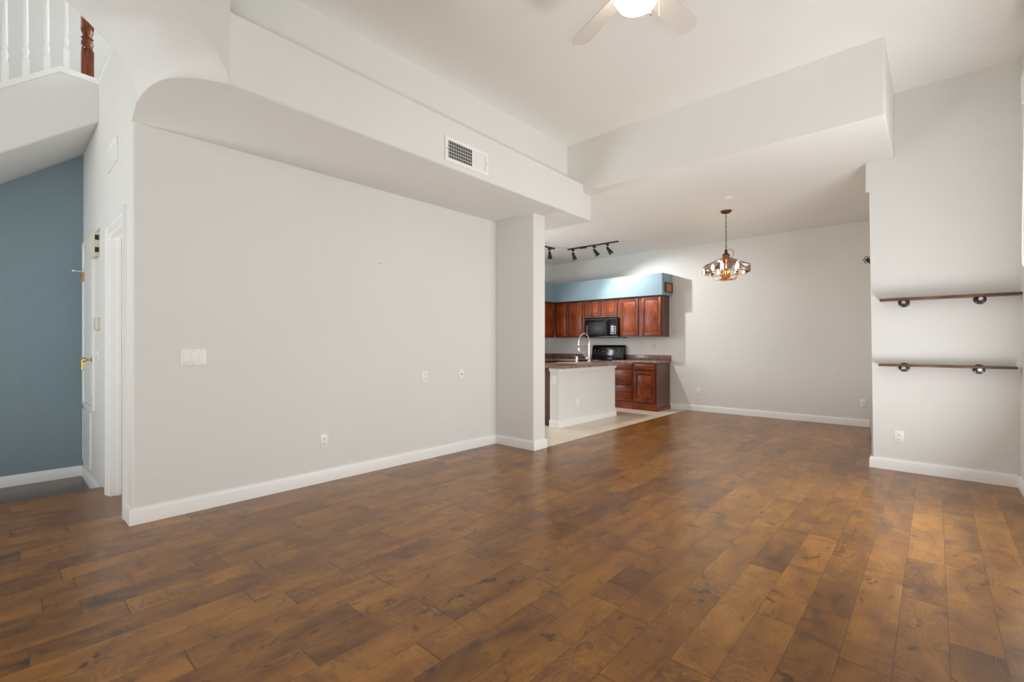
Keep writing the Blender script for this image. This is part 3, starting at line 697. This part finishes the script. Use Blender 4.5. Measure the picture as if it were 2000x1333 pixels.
# ------------------------------------------------------------ track lights
def spot(parent, x, y, aim, tilt, watt=0):
    """x,y local on the track; a black bell spot hanging from it"""
    bm = BM(); add_box(bm, x - .016, x + .016, y - .035, y + .035, -.055, -.02, .003, 1); add_tube(bm, [(x, y, -.05), (x, y, -.085)], .006, 8)
    st = obj('spot_head', bm, M['black'], parent)
    bm = BM(); add_lathe(bm, [(.012, .022), (.022, .012), (.026, -.01), (.03, -.045), (.043, -.115), (.046, -.125), (.040, -.125), (.034, -.10)], n=20)
    bmesh.ops.rotate(bm, verts=bm.verts[:], cent=(0, 0, 0), matrix=Matrix.Rotation(aim, 3, 'Z') @ Matrix.Rotation(tilt, 3, 'Y'))
    bmesh.ops.translate(bm, verts=bm.verts[:], vec=(x, y, -.10)); obj('bell_shade', bm, M['black'], st)
    R = Matrix.Rotation(aim, 3, 'Z') @ Matrix.Rotation(tilt, 3, 'Y')
    bm = BM(); add_lathe(bm, [(.030, -.095), (.034, -.108), (.026, -.116), (.008, -.119)], n=16); bmesh.ops.transform(bm, matrix=R.to_4x4(), verts=bm.verts[:])
    bmesh.ops.translate(bm, verts=bm.verts[:], vec=(x, y, -.10)); obj('lamp', bm, M['spotlamp'] if watt else M['galv'], st)
    if not watt: return
    l = bpy.data.lights.new('track_spot', 'SPOT'); l.energy = watt; l.spot_size = math.radians(125); l.spot_blend = .6; l.shadow_soft_size = .03; l.color = (.97, .98, 1)
    lo = bpy.data.objects.new('track_spot', l); COL.objects.link(lo); lo.parent = st
    lo.location = Vector((x, y, -.10)) + R @ Vector((0, 0, -.14)); lo.rotation_euler = R.to_euler()
def track(name, label, loc, rot, L, heads, feed):
    r = thing(name, label, 'track light', loc, rot, 'kitchen track lights')
    bm = BM(); add_box(bm, -L / 2, L / 2, -.018, .018, -.02, 0, .002, 1); obj('rail', bm, M['black'], r)
    if feed is not None:
        bm = BM(); add_box(bm, feed - .07, feed + .07, -.03, .03, -.032, 0, .004, 1); obj('power_feed', bm, M['black'], r)
    for x, a, t, *e in heads: spot(r, x, 0, a, t, *e)
track('track_light', 'longer black track light with three spot heads over the kitchen', (7.50, 4.76, ZK), PI / 2, 1.10,
      [(.43, 1.3, .42, 26), (-.05, .85, .62, 112), (-.33, .3, .6)], .20)
track('track_light', 'short black track light half hidden behind the pillar', (6.86, 5.46, ZK), 0, .80, [(.25, 0, -.15), (-.25, 0, .15)], None)

# ------------------------------------------------------------ shelves on the right wall
def shelf(label, y0, y1, zbot, th, fl, dz):
    r = thing('wall_shelf', label, 'shelf', (XR, (y0 + y1) / 2, zbot), 0, 'wood shelves on pipe brackets'); yc = (y0 + y1) / 2
    bm = BM(); add_box(bm, -.155, -.012, y0 - yc, y1 - yc, 0, th, .003, 1); obj('board', bm, M['shelf'], r)
    for y in fl:
        y -= yc
        bm = BM(); add_lathe(bm, [(.044, 0), (.043, -.007), (.026, -.009), (.024, -.02), (.019, -.02), (.0165, -.022), (.0165, -.11)], (0, y, dz), 26, 0); f_ = obj('pipe_bracket', bm, M['iron'], r)
        bm = BM(); add_lathe(bm, [(.0185, -.105), (.0185, -.125), (.014, -.131)], (0, y, dz), 18, 0); c_ = obj('pipe_cap', bm, M['galv'], f_)
        for k in range(4):
            a = PI / 4 + k * PI / 2; bm = BM(); add_lathe(bm, [(.0055, -.0065), (.005, -.0095)], (0, y + .034 * math.cos(a), dz + .034 * math.sin(a)), 8, 0); obj('screw', bm, M['galv'], f_)
shelf('upper dark wood board shelf on two pipe flange brackets', -.552, .400, 1.671, .021, (.219, -.306), -.018)
shelf('lower dark wood board shelf on two pipe flange brackets', -.528, .407, 1.033, .020, (.218, -.300), -.012)
# blind head rail and cord at the window wall
r = thing('window_blind', 'white blind head rail with looped cord at the right edge', 'blind', (5.0, YRW, 3.0))
bm = BM(); add_box(bm, -1.95, .02, .002, .088, -.005, .19, .006, 2); obj('head_rail', bm, M['white'], r)
bm = BM(); pts = [(-.05, .075, 0)] + [(-.04 + .035 * (1 - k / 10) * 0, .075, -.1 * k) for k in range(1, 12)]
pts = [(-.10, .080, .0), (-.07, .080, -.35), (-.035, .083, -.8), (-.015, .084, -1.10), (-.03, .084, -1.17), (-.07, .084, -1.19), (-.12, .084, -1.14), (-.14, .083, -.8), (-.15, .08, -.35), (-.15, .08, 0)]
add_tube(bm, pts, .0045, 8); obj('pull_cord', bm, M['cord'], r)

# ------------------------------------------------------------ dining window wall, curtain
struct('wall_dining', wall_with_hole(1, .33, YR0 - .024, XR + .13, XF, 0, ZK, [(6.55, 8.0, .05, 2.15)]), M['wall'], 'dining side wall hidden behind the shelf wall', 'wall')
window('window_5', 'sliding glass door of the dining room', 1, .36, 6.55, 8.0, .05, 2.15, 1)
r = thing('curtain_rod', 'black curtain rod with wire flower finial at the dining window', 'curtain rod', (7.6, .592, 2.258))
bm = BM(); add_tube(bm, [(-.56, 0, 0), (.58, 0, 0)], .009, 10); obj('rod', bm, M['black'], r)
bm = BM()
for k in range(6):
    a = k * PI / 3; pts = []
    for q in range(14):
        t_ = 2 * PI * q / 14; u_ = .022 * (1 - math.cos(t_)); w2 = .015 * math.sin(t_)
        pts.append((-.585 - .012 * math.sin(t_ / 2), u_ * math.cos(a) - w2 * math.sin(a), u_ * math.sin(a) + w2 * math.cos(a)))
    add_tube(bm, pts, .0035, 5, True)
add_lathe(bm, [(.004, -.61), (.017, -.6), (.017, -.585), (.009, -.555)], n=12, axis=0); obj('finial', bm, M['black'], r)
for x in (-.45, .5):
    bm = BM(); add_tube(bm, [(x, 0, 0), (x, -.136, 0)], .006, 8); add_lathe(bm, [(.022, -.136), (.022, -.141)], (x, 0, 0), 12, 1); obj('rod_bracket', bm, M['black'], r)
bm = BM(); NX, NZ = 60, 16; G = []
for j in range(NZ + 1):
    z = .02 + (2.235 - .02) * j / NZ; fl = 1 - j / NZ; row = []
    for i in range(NX + 1):
        s = i / NX; x = 7.72 + .30 * s; y = .548 + .06 * fl * s + (.030 + .022 * fl) * math.sin(s * PI * 9) + .004 * fl * math.sin(s * 23)
        row.append(bm.verts.new((x, y, z)))
    G.append(row)
for j in range(NZ):
    for i in range(NX): bm.faces.new((G[j][i], G[j][i + 1], G[j + 1][i + 1], G[j + 1][i]))
o = obj('curtain', bm, M['cloth'], smooth=180); md = o.modifiers.new('thick', 'SOLIDIFY'); md.thickness = .003
tag(o, 'pale grey gathered curtain at the edge of the dining window', 'curtain')

# ------------------------------------------------------------ kitchen shell
struct('wall_far', box(XF, XF + .12, .33, YKL, 0, ZK), M['wall'], 'off-white far wall of dining room and kitchen', 'wall')
struct('wall_kitchen', wall_with_hole(1, YKL, YKL + .12, 4.30, XF + .12, 0, ZK, [(4.80, 5.90, 1.1, 2.1)]), M['wall'], 'kitchen side wall behind the corner cabinets', 'wall')
window('window_6', 'small kitchen window hidden behind the pillar', 1, YKL + .08, 4.80, 5.90, 1.1, 2.1, 1)
struct('wall_partition', box(4.29, 4.41, YA + .121, YKL, 0, ZK), M['wall'], 'wall at the back of the long wall closing the kitchen', 'wall')
bm = BM(); add_prism(bm, [(8.39, 3.785), (XF - .001, 3.760), (XF - .001, YKL - .001), (6.9, YKL - .001), (6.9, 6.275), (8.39, 6.275)], 2, 2.178, 2.59)
bevel_where(bm, lambda x, y, z, X, Y, Z: (abs(z - Z) > .2 and abs(y - 3.785) < .01) or (abs(z - Z) < .01 and max(y, Y) < 6.3 and x < 8.45 and X < 8.45 and abs(x - X) < .01), .012, 3)
struct('trim_2', bm, M['teal'], 'blue grey painted soffit above the kitchen wall cabinets', 'soffit')
# small wood framed shutter on the soffit end
r = thing('framed_shutter', 'small dark wood frame with three pale slats on the soffit end', 'wall decor', (8.63, 3.768, 2.325))
bm = BM()
for a, b, s, e in ((-.155, .155, -.095, -.068), (-.155, .155, .068, .095), (-.155, -.115, -.068, .068), (.115, .155, -.068, .068)): add_box(bm, a, b, -.022, 0.001, s, e, .002, 1)
obj('frame', bm, M['shelf'], r)
for k in range(3):
    bm = BM(); add_box(bm, -.112 + k * .076, -.042 + k * .076, -.012, -.002, -.067, .067, .002, 1); obj('slat', bm, M['vane'], r)

# ------------------------------------------------------------ cabinets (fronts face -X unless rotated)
def door_leaf(parent, y0, y1, z0, z1, name='door', mat='cherry', slab=False, x=0):
    """front faces -X; x is the cabinet face"""
    fw = .055
    bm = BM()
    if slab:
        add_box(bm, x - .018, x, y0, y1, z0, z1, .005, 2); return obj(name, bm, M[mat], parent)
    add_box(bm, x - .018, x, y0, y0 + fw, z0, z1, .004, 2); add_box(bm, x - .018, x, y1 - fw, y1, z0, z1, .004, 2)
    add_box(bm, x - .018, x, y0 + fw - .002, y1 - fw + .002, z0, z0 + fw, .004, 2); add_box(bm, x - .018, x, y0 + fw - .002, y1 - fw + .002, z1 - fw, z1, .004, 2)
    d = obj(name, bm, M['frame'], parent)
    bm = BM(); add_box(bm, x - .009, x - .001, y0 + fw - .004, y1 - fw + .004, z0 + fw - .004, z1 - fw + .004); add_box(bm, x - .0155, x - .009, y0 + fw + .012, y1 - fw - .012, z0 + fw + .012, z1 - fw - .012, .006, 2)
    obj('panel', bm, M[mat], d); return d
def cabinet(name, label, loc, rotz, depth, y0, y1, z0, z1, group, toe=0):
    r = thing(name, label, 'cabinet', loc, rotz, group)
    bm = BM(); add_box(bm, .02, depth, y0, y1, z0 + toe, z1); obj('body', bm, M['carcass'], r)
    bm = BM(); add_box(bm, 0, .02, y0 - .001, y1 + .001, z0 + toe, z1, .002, 1); obj('face_frame', bm, M['frame'], r)
    return r
UG = 'kitchen wall cabinets'; LG = 'kitchen base cabinets'
UX = 8.458; DEP = XF - UX - .002
c = cabinet('wall_cabinet', 'two door cherry wall cabinet right of the microwave', (UX, 4.282, 1.39), 0, DEP, -.459, .459, 0, .785, UG)
door_leaf(c, -.45, -.055, .025, .765); door_leaf(c, .02, .415, .025, .765)
c = cabinet('wall_cabinet', 'short two door cherry cabinet above the microwave', (UX, 5.137, 1.80), 0, DEP, -.394, .394, 0, .375, UG)
door_leaf(c, -.375, -.07, .03, .35); door_leaf(c, .01, .31, .03, .35)
c = cabinet('wall_cabinet', 'two door cherry wall cabinet between microwave and kitchen corner', (UX, 5.94, 1.39), 0, DEP, -.405, .388, 0, .785, UG)
door_leaf(c, -.39, .0, .025, .765); door_leaf(c, .03, .36, .025, .765)
c = cabinet('wall_cabinet', 'cherry wall cabinet on the side wall partly hidden by the pillar', (7.95, 6.33, 1.39), PI / 2, .325, -.46, .46, 0, .785, UG)
c.rotation_euler = (0, 0, PI / 2)
door_leaf(c, -.45, -.02, .025, .765); door_leaf(c, .02, .45, .025, .765)
# base cabinets
BX = 8.19
c = cabinet('base_cabinet', 'cherry base cabinet with one drawer and one door at the counter end', (BX, 4.03, 0), 0, XF - BX - .018, -.23, .235, 0, .885, LG, .0)
door_leaf(c, -.195, .215, .15, .725); door_leaf(c, -.195, .215, .765, .875, 'drawer', 'cherryh', True)
bm = BM(); add_box(bm, -.025, .0, -.24, .234, 0, .125, .004, 1); add_box(bm, .0, .57, -.246, -.231, 0, .05); obj('toe_board', bm, M['cherryh'], c)
c = cabinet('base_cabinet', 'cherry three drawer base cabinet right of the stove', (BX, 4.50, 0), 0, XF - BX - .018, -.231, .228, 0, .885, LG, .0)
for z0_, z1_ in ((.15, .44), (.46, .74), (.765, .875)): door_leaf(c, -.20, .205, z0_, z1_, 'drawer', 'cherryh', True)
bm = BM(); add_box(bm, -.025, .0, -.231, .228, 0, .125, .004, 1); obj('toe_board', bm, M['cherryh'], c)
c = cabinet('base_cabinet', 'cherry base cabinet left of the stove behind the island', (BX, 6.06, 0), 0, XF - BX - .018, -.54, .0, 0, .885, LG, .0)
door_leaf(c, -.5, -.03, .15, .725); door_leaf(c, -.5, -.03, .765, .875, 'drawer', 'cherryh', True)
c = cabinet('base_cabinet', 'cherry corner base cabinet along the kitchen side wall', (7.5, 6.065, 0), PI / 2, .575, -.685, .7, 0, .885, LG, .0)
door_leaf(c, -.66, -.02, .15, .725); door_leaf(c, .02, .66, .15, .725)
# countertops
def top(bm, x0, x1, y0, y1, z0=.888, z1=.926): add_box(bm, x0, x1, y0, y1, z0, z1, .012, 3)
r = thing('countertop', 'brown speckled countertop between stove and dining room', 'countertop', (8.45, 4.25, .888), 0, 'speckled countertops')
bm = BM(); top(bm, -.29, .335, -.473, .480, 0, .038); obj('slab', bm, M['granite'], r)
bm = BM(); add_box(bm, .315, .337, -.47, .478, .036, .14, .004, 2); obj('backsplash', bm, M['granite'], r)
r = thing('countertop', 'brown speckled corner countertop left of the stove', 'countertop', (8.45, 6.0, .888), 0, 'speckled countertops')
bm = BM(); add_prism(bm, [(-.29, -.488), (.335, -.488), (.335, .655), (-1.7, .655), (-1.7, .035), (-.29, .035)], 2, 0, .038); bevel_where(bm, lambda *a: True, .008, 2); obj('slab', bm, M['granite'], r)
bm = BM(); add_box(bm, .315, .337, -.486, .635, .036, .14, .004, 2); add_box(bm, -1.7, .315, .635, .657, .036, .14, .004, 2); obj('backsplash', bm, M['granite'], r)
# stove
RY0, RY1 = 4.735, 5.505; RC = (RY0 + RY1) / 2
r = thing('stove', 'black electric stove with control panel under the microwave', 'stove', (8.15, RC, 0)); hw = (RY1 - RY0) / 2 - .003
bm = BM(); add_box(bm, .03, .60, -hw, hw, .0, .90, .004, 1); obj('body', bm, M['gloss'], r)
bm = BM(); add_box(bm, -.005, .62, -hw, hw, .90, .925, .006, 2); obj('cooktop', bm, M['gloss'], r)
bm = BM(); add_box(bm, .0, .03, -hw + .01, hw - .01, .26, .86, .006, 2); d_ = obj('oven_door', bm, M['gloss'], r)
bm = BM(); add_tube(bm, [(-.0, -hw + .08, .80), (-.045, -hw + .08, .80), (-.045, hw - .08, .80), (0, hw - .08, .80)], .011, 10); obj('handle', bm, M['black'], d_)
bm = BM(); add_box(bm, .004, .03, -hw + .01, hw - .01, .05, .24, .005, 2); obj('drawer', bm, M['gloss'], r)
bm = BM(); add_prism(bm, [(.50, .925), (.62, .925), (.62, 1.225), (.575, 1.225), (.535, 1.19)], 1, -hw, hw); bevel_where(bm, lambda *a: True, .008, 2); bg = obj('control_panel', bm, M['gloss'], r)
def on_panel(y, z): return .505 + (.535 - .50) * (z - .925) / (1.19 - .925) - .004
for y in (.30, .215, -.20, -.30):
    z = 1.10; x = on_panel(y, z); bm = BM(); add_lathe(bm, [(.024, x + .004), (.022, x - .018), (.012, x - .02)], (0, y, z), 18, 0); add_box(bm, x - .026, x - .018, y - .004, y + .004, z - .02, z + .02); k = obj('knob', bm, M['gloss'], r)
    bm = BM(); add_box(bm, x - .0275, x - .026, y - .002, y + .002, z + .002, z + .019); obj('pointer', bm, M['legend'], k)
bm = BM()
for y in (.14, .10, .06, .02, -.02, -.06, -.10): add_box(bm, on_panel(0, 1.09) - .001, on_panel(0, 1.09) + .004, y - .011, y + .011, 1.088, 1.094)
add_box(bm, on_panel(0, 1.14) - .001, on_panel(0, 1.14) + .004, -.03, .03, 1.13, 1.15); add_box(bm, on_panel(0, 1.05) - .001, on_panel(0, 1.05) + .004, -.035, .03, 1.05, 1.06)
obj('panel_legend', bm, M['legend'], r)
for x, y, q in ((.14, -.19, .10), (.14, .19, .08), (.38, -.19, .08), (.38, .19, .10)):
    bm = BM(); add_lathe(bm, [(q, .9245), (q, .9265), (q - .01, .9268)], (x, y, 0), 28); obj('burner', bm, M['black'], r)
# microwave
r = thing('microwave', 'black over the range microwave below the short cabinet', 'microwave', (8.37, 5.10, 1.375)); hw = .385
bm = BM(); add_box(bm, .03, .415, -hw, hw, .022, .40, .004, 1); obj('body', bm, M['gloss'], r)
bm = BM(); add_box(bm, 0, .03, -hw + .215, hw, .03, .375, .006, 2); d_ = obj('door', bm, M['gloss'], r)
bm = BM(); add_box(bm, -.0025, .001, -hw + .27, hw - .06, .08, .325, .004, 2); obj('window', bm, M['black'], d_)
bm = BM(); add_tube(bm, [(0, -hw + .235, .07), (-.03, -hw + .235, .085), (-.03, -hw + .235, .315), (0, -hw + .235, .33)], .009, 10); obj('handle', bm, M['gloss'], d_)
bm = BM(); add_box(bm, -.001, .0, hw - .052, hw - .046, .09, .27); obj('painted_glint', bm, M['legend'], d_)  # glint on the door put in as a pale strip
bm = BM(); add_box(bm, 0, .03, -hw, -hw + .212, .03, .375, .006, 2); p_ = obj('control_panel', bm, M['gloss'], r)
bm = BM()
for i in range(3):
    for j in range(5):
        y = -hw + .05 + i * .045; z = .085 + j * .035; add_box(bm, -.0015, .001, y - .013, y + .013, z - .009, z + .009)
obj('keypad', bm, M['legend'], p_)
bm = BM(); add_box(bm, .0, .03, -hw, hw, .375, .40, .004, 1); obj('top_vent', bm, M['black'], r)
bm = BM(); add_box(bm, .02, .40, -hw, hw, .0, .022, .004, 1); add_box(bm, .01, .06, -hw - .10, -hw + .02, .006, .016); obj('bottom_plate', bm, M['black'], r)

# ------------------------------------------------------------ island
IX0, IX1, IY0, IY1 = 5.60, 7.24, 4.12, 4.30
r = thing('kitchen_island', 'white half wall island in front of the stove', 'island', (6.4, 4.12, 0)); ox, oy = 6.4, 4.12
def I(bm): bmesh.ops.translate(bm, verts=bm.verts[:], vec=(-ox, -oy, 0)); return bm
bm = box(IX0, IX1, IY0, IY1, 0, .86); bevel_where(bm, lambda x, y, z, X, Y, Z: abs(z - Z) > .5, .015, 4); obj('half_wall', I(bm), M['wall'], r)
bm = BM(); add_box(bm, IX0 - .015, IX1 + .015, IY0 - .015, IY1, .835, .872, .004, 1); add_box(bm, IX0 - .024, IX1 + .024, IY0 - .024, IY1, .86, .888, .006, 2); obj('crown_trim', I(bm), M['trim'], r)
bm = BM(); add_box(bm, IX0 - .016, IX1 + .016, IY0 - .016, IY1, 0, .095, .004, 1); add_box(bm, IX0 - .009, IX1 + .009, IY0 - .009, IY1, .095, .108, .003, 1); obj('base_trim', I(bm), M['trim'], r)
bm = BM(); add_box(bm, IX0 + .03, IX1 - .03, IY1 + .001, 4.90, .09, .888); add_box(bm, IX0 + .06, IX1 - .06, IY1 + .001, 4.85, 0, .09); ib = obj('base_cabinets', I(bm), M['carcass'], r); ib['label'] = 'dark brown cabinet backs'
for k in range(3):
    bm = BM(); add_box(bm, IX0 + .06 + k * .52, IX0 + .54 + k * .52, 4.90, 4.918, .12, .86, .004, 1); obj('door', I(bm), M['cherry'], r)
r = thing('countertop', 'brown speckled island countertop with rounded end and sink', 'countertop', (6.4, 4.4, .889), 0, 'speckled countertops')
bm = BM(); pts = [(5.52, 4.93), (5.52, 3.98)]
for k in range(9):
    a = -PI / 2 + PI / 2 * k / 8; pts.append((7.60 + .08 * math.cos(a), 4.06 + .08 * math.sin(a)))
pts += [(7.68, 4.85), (7.60, 4.93)]
hole = [(6.58, 4.42), (7.36, 4.42), (7.36, 4.86), (6.58, 4.86)]
add_prism(bm, [(p[0] - 6.4, p[1] - 4.4) for p in pts], 2, 0, .037); bevel_where(bm, lambda x, y, z, X, Y, Z: abs(z - Z) < .001, .012, 3); obj('slab', bm, M['granite'], r)
r = thing('kitchen_sink', 'stainless sink rim set into the island countertop', 'sink', (6.95, 4.66, .926))
bm = BM()
def rr(w, h, q, z, n=6):
    out = []
    for cx, cy, a0_ in ((w - q, h - q, 0), (-w + q, h - q, PI / 2), (-w + q, -h + q, PI), (w - q, -h + q, 1.5 * PI)):
        for k in range(n + 1): a = a0_ + PI / 2 * k / n; out.append(bm.verts.new((cx + q * math.cos(a), cy + q * math.sin(a), z)))
    return out
ls = [rr(.42, .245, .06, .0), rr(.415, .24, .06, .008), rr(.395, .22, .06, .009), rr(.385, .21, .06, .003)]
for A, B in zip(ls, ls[1:]):
    for k in range(len(A)): bm.faces.new((A[k], A[(k + 1) % len(A)], B[(k + 1) % len(B)], B[k]))
bm.faces.new(ls[-1]); obj('rim', bm, M['steel'], r)
r = thing('kitchen_faucet', 'tall chrome pull down spring faucet at the island sink', 'faucet', (7.16, 4.60, .935)); e = Vector((-.87, -.12, 0)).normalized()
e = Vector((-1, 0, 0)); R_ = .165
bm = BM(); add_lathe(bm, [(.028, 0), (.028, .012), (.022, .02), (.02, .12), (.017, .13), (.0165, .30), (.013, .33)], n=20); obj('body', bm, M['chrome'], r)
bm = BM(); pts = [(0, 0, .32)]
for k in range(15):
    a = PI * k / 14; pts.append((-R_ + R_ * math.cos(a), 0, .335 + .165 * math.sin(a)))
pts.append((-2 * R_, 0, .31)); add_tube(bm, pts, .0115, 10); obj('spring_hose', bm, M['chrome'], r)
bm = BM(); add_lathe(bm, [(.011, .33), (.016, .31), (.016, .27), (.012, .265), (.012, .245), (.018, .24), (.02, .19), (.017, .175)][::-1], (-2 * R_, 0, 0), 16); obj('spray_head', bm, M['chrome'], r)
bm = BM(); add_tube(bm, [(-2 * R_, 0, .26), (0, 0, .27)], .004, 8); obj('dock_arm', bm, M['chrome'], r)
bm = BM(); add_tube(bm, [(-.01, .02, .06), (-.05, .04, .075), (-.13, .06, .16)], .006, 8); add_lathe(bm, [(.02, .04), (.022, .055), (.02, .075)], (-.03, .03, 0), 12); obj('lever', bm, M['chrome'], r)
r = thing('soap_dispenser', 'short chrome soap dispenser left of the faucet', 'soap dispenser', (6.80, 4.62, .935))
bm = BM(); add_lathe(bm, [(.024, 0), (.024, .006), (.019, .012), (.019, .075), (.014, .08), (.014, .10), (.003, .102)], n=18); obj('body', bm, M['chrome'], r)
bm = BM(); add_tube(bm, [(0, 0, .09), (0, .05, .092)], .006, 8); obj('spout', bm, M['chrome'], r)
outlet('white outlet on the front of the island half wall', (6.08, IY0, .345), 0, decora=True)
r = thing('island_switch', 'white rocker switch on the shaded end of the island', 'light switch', (IX0, 4.205, .715), -PI / 2)
bm = BM(); plate(bm, .072, .118); obj('cover_plate', bm, M['white'], r)
bm = BM(); add_box(bm, -.017, .017, -.009, -.005, -.034, .034, .0015, 1); obj('rocker', bm, M['white'], r)
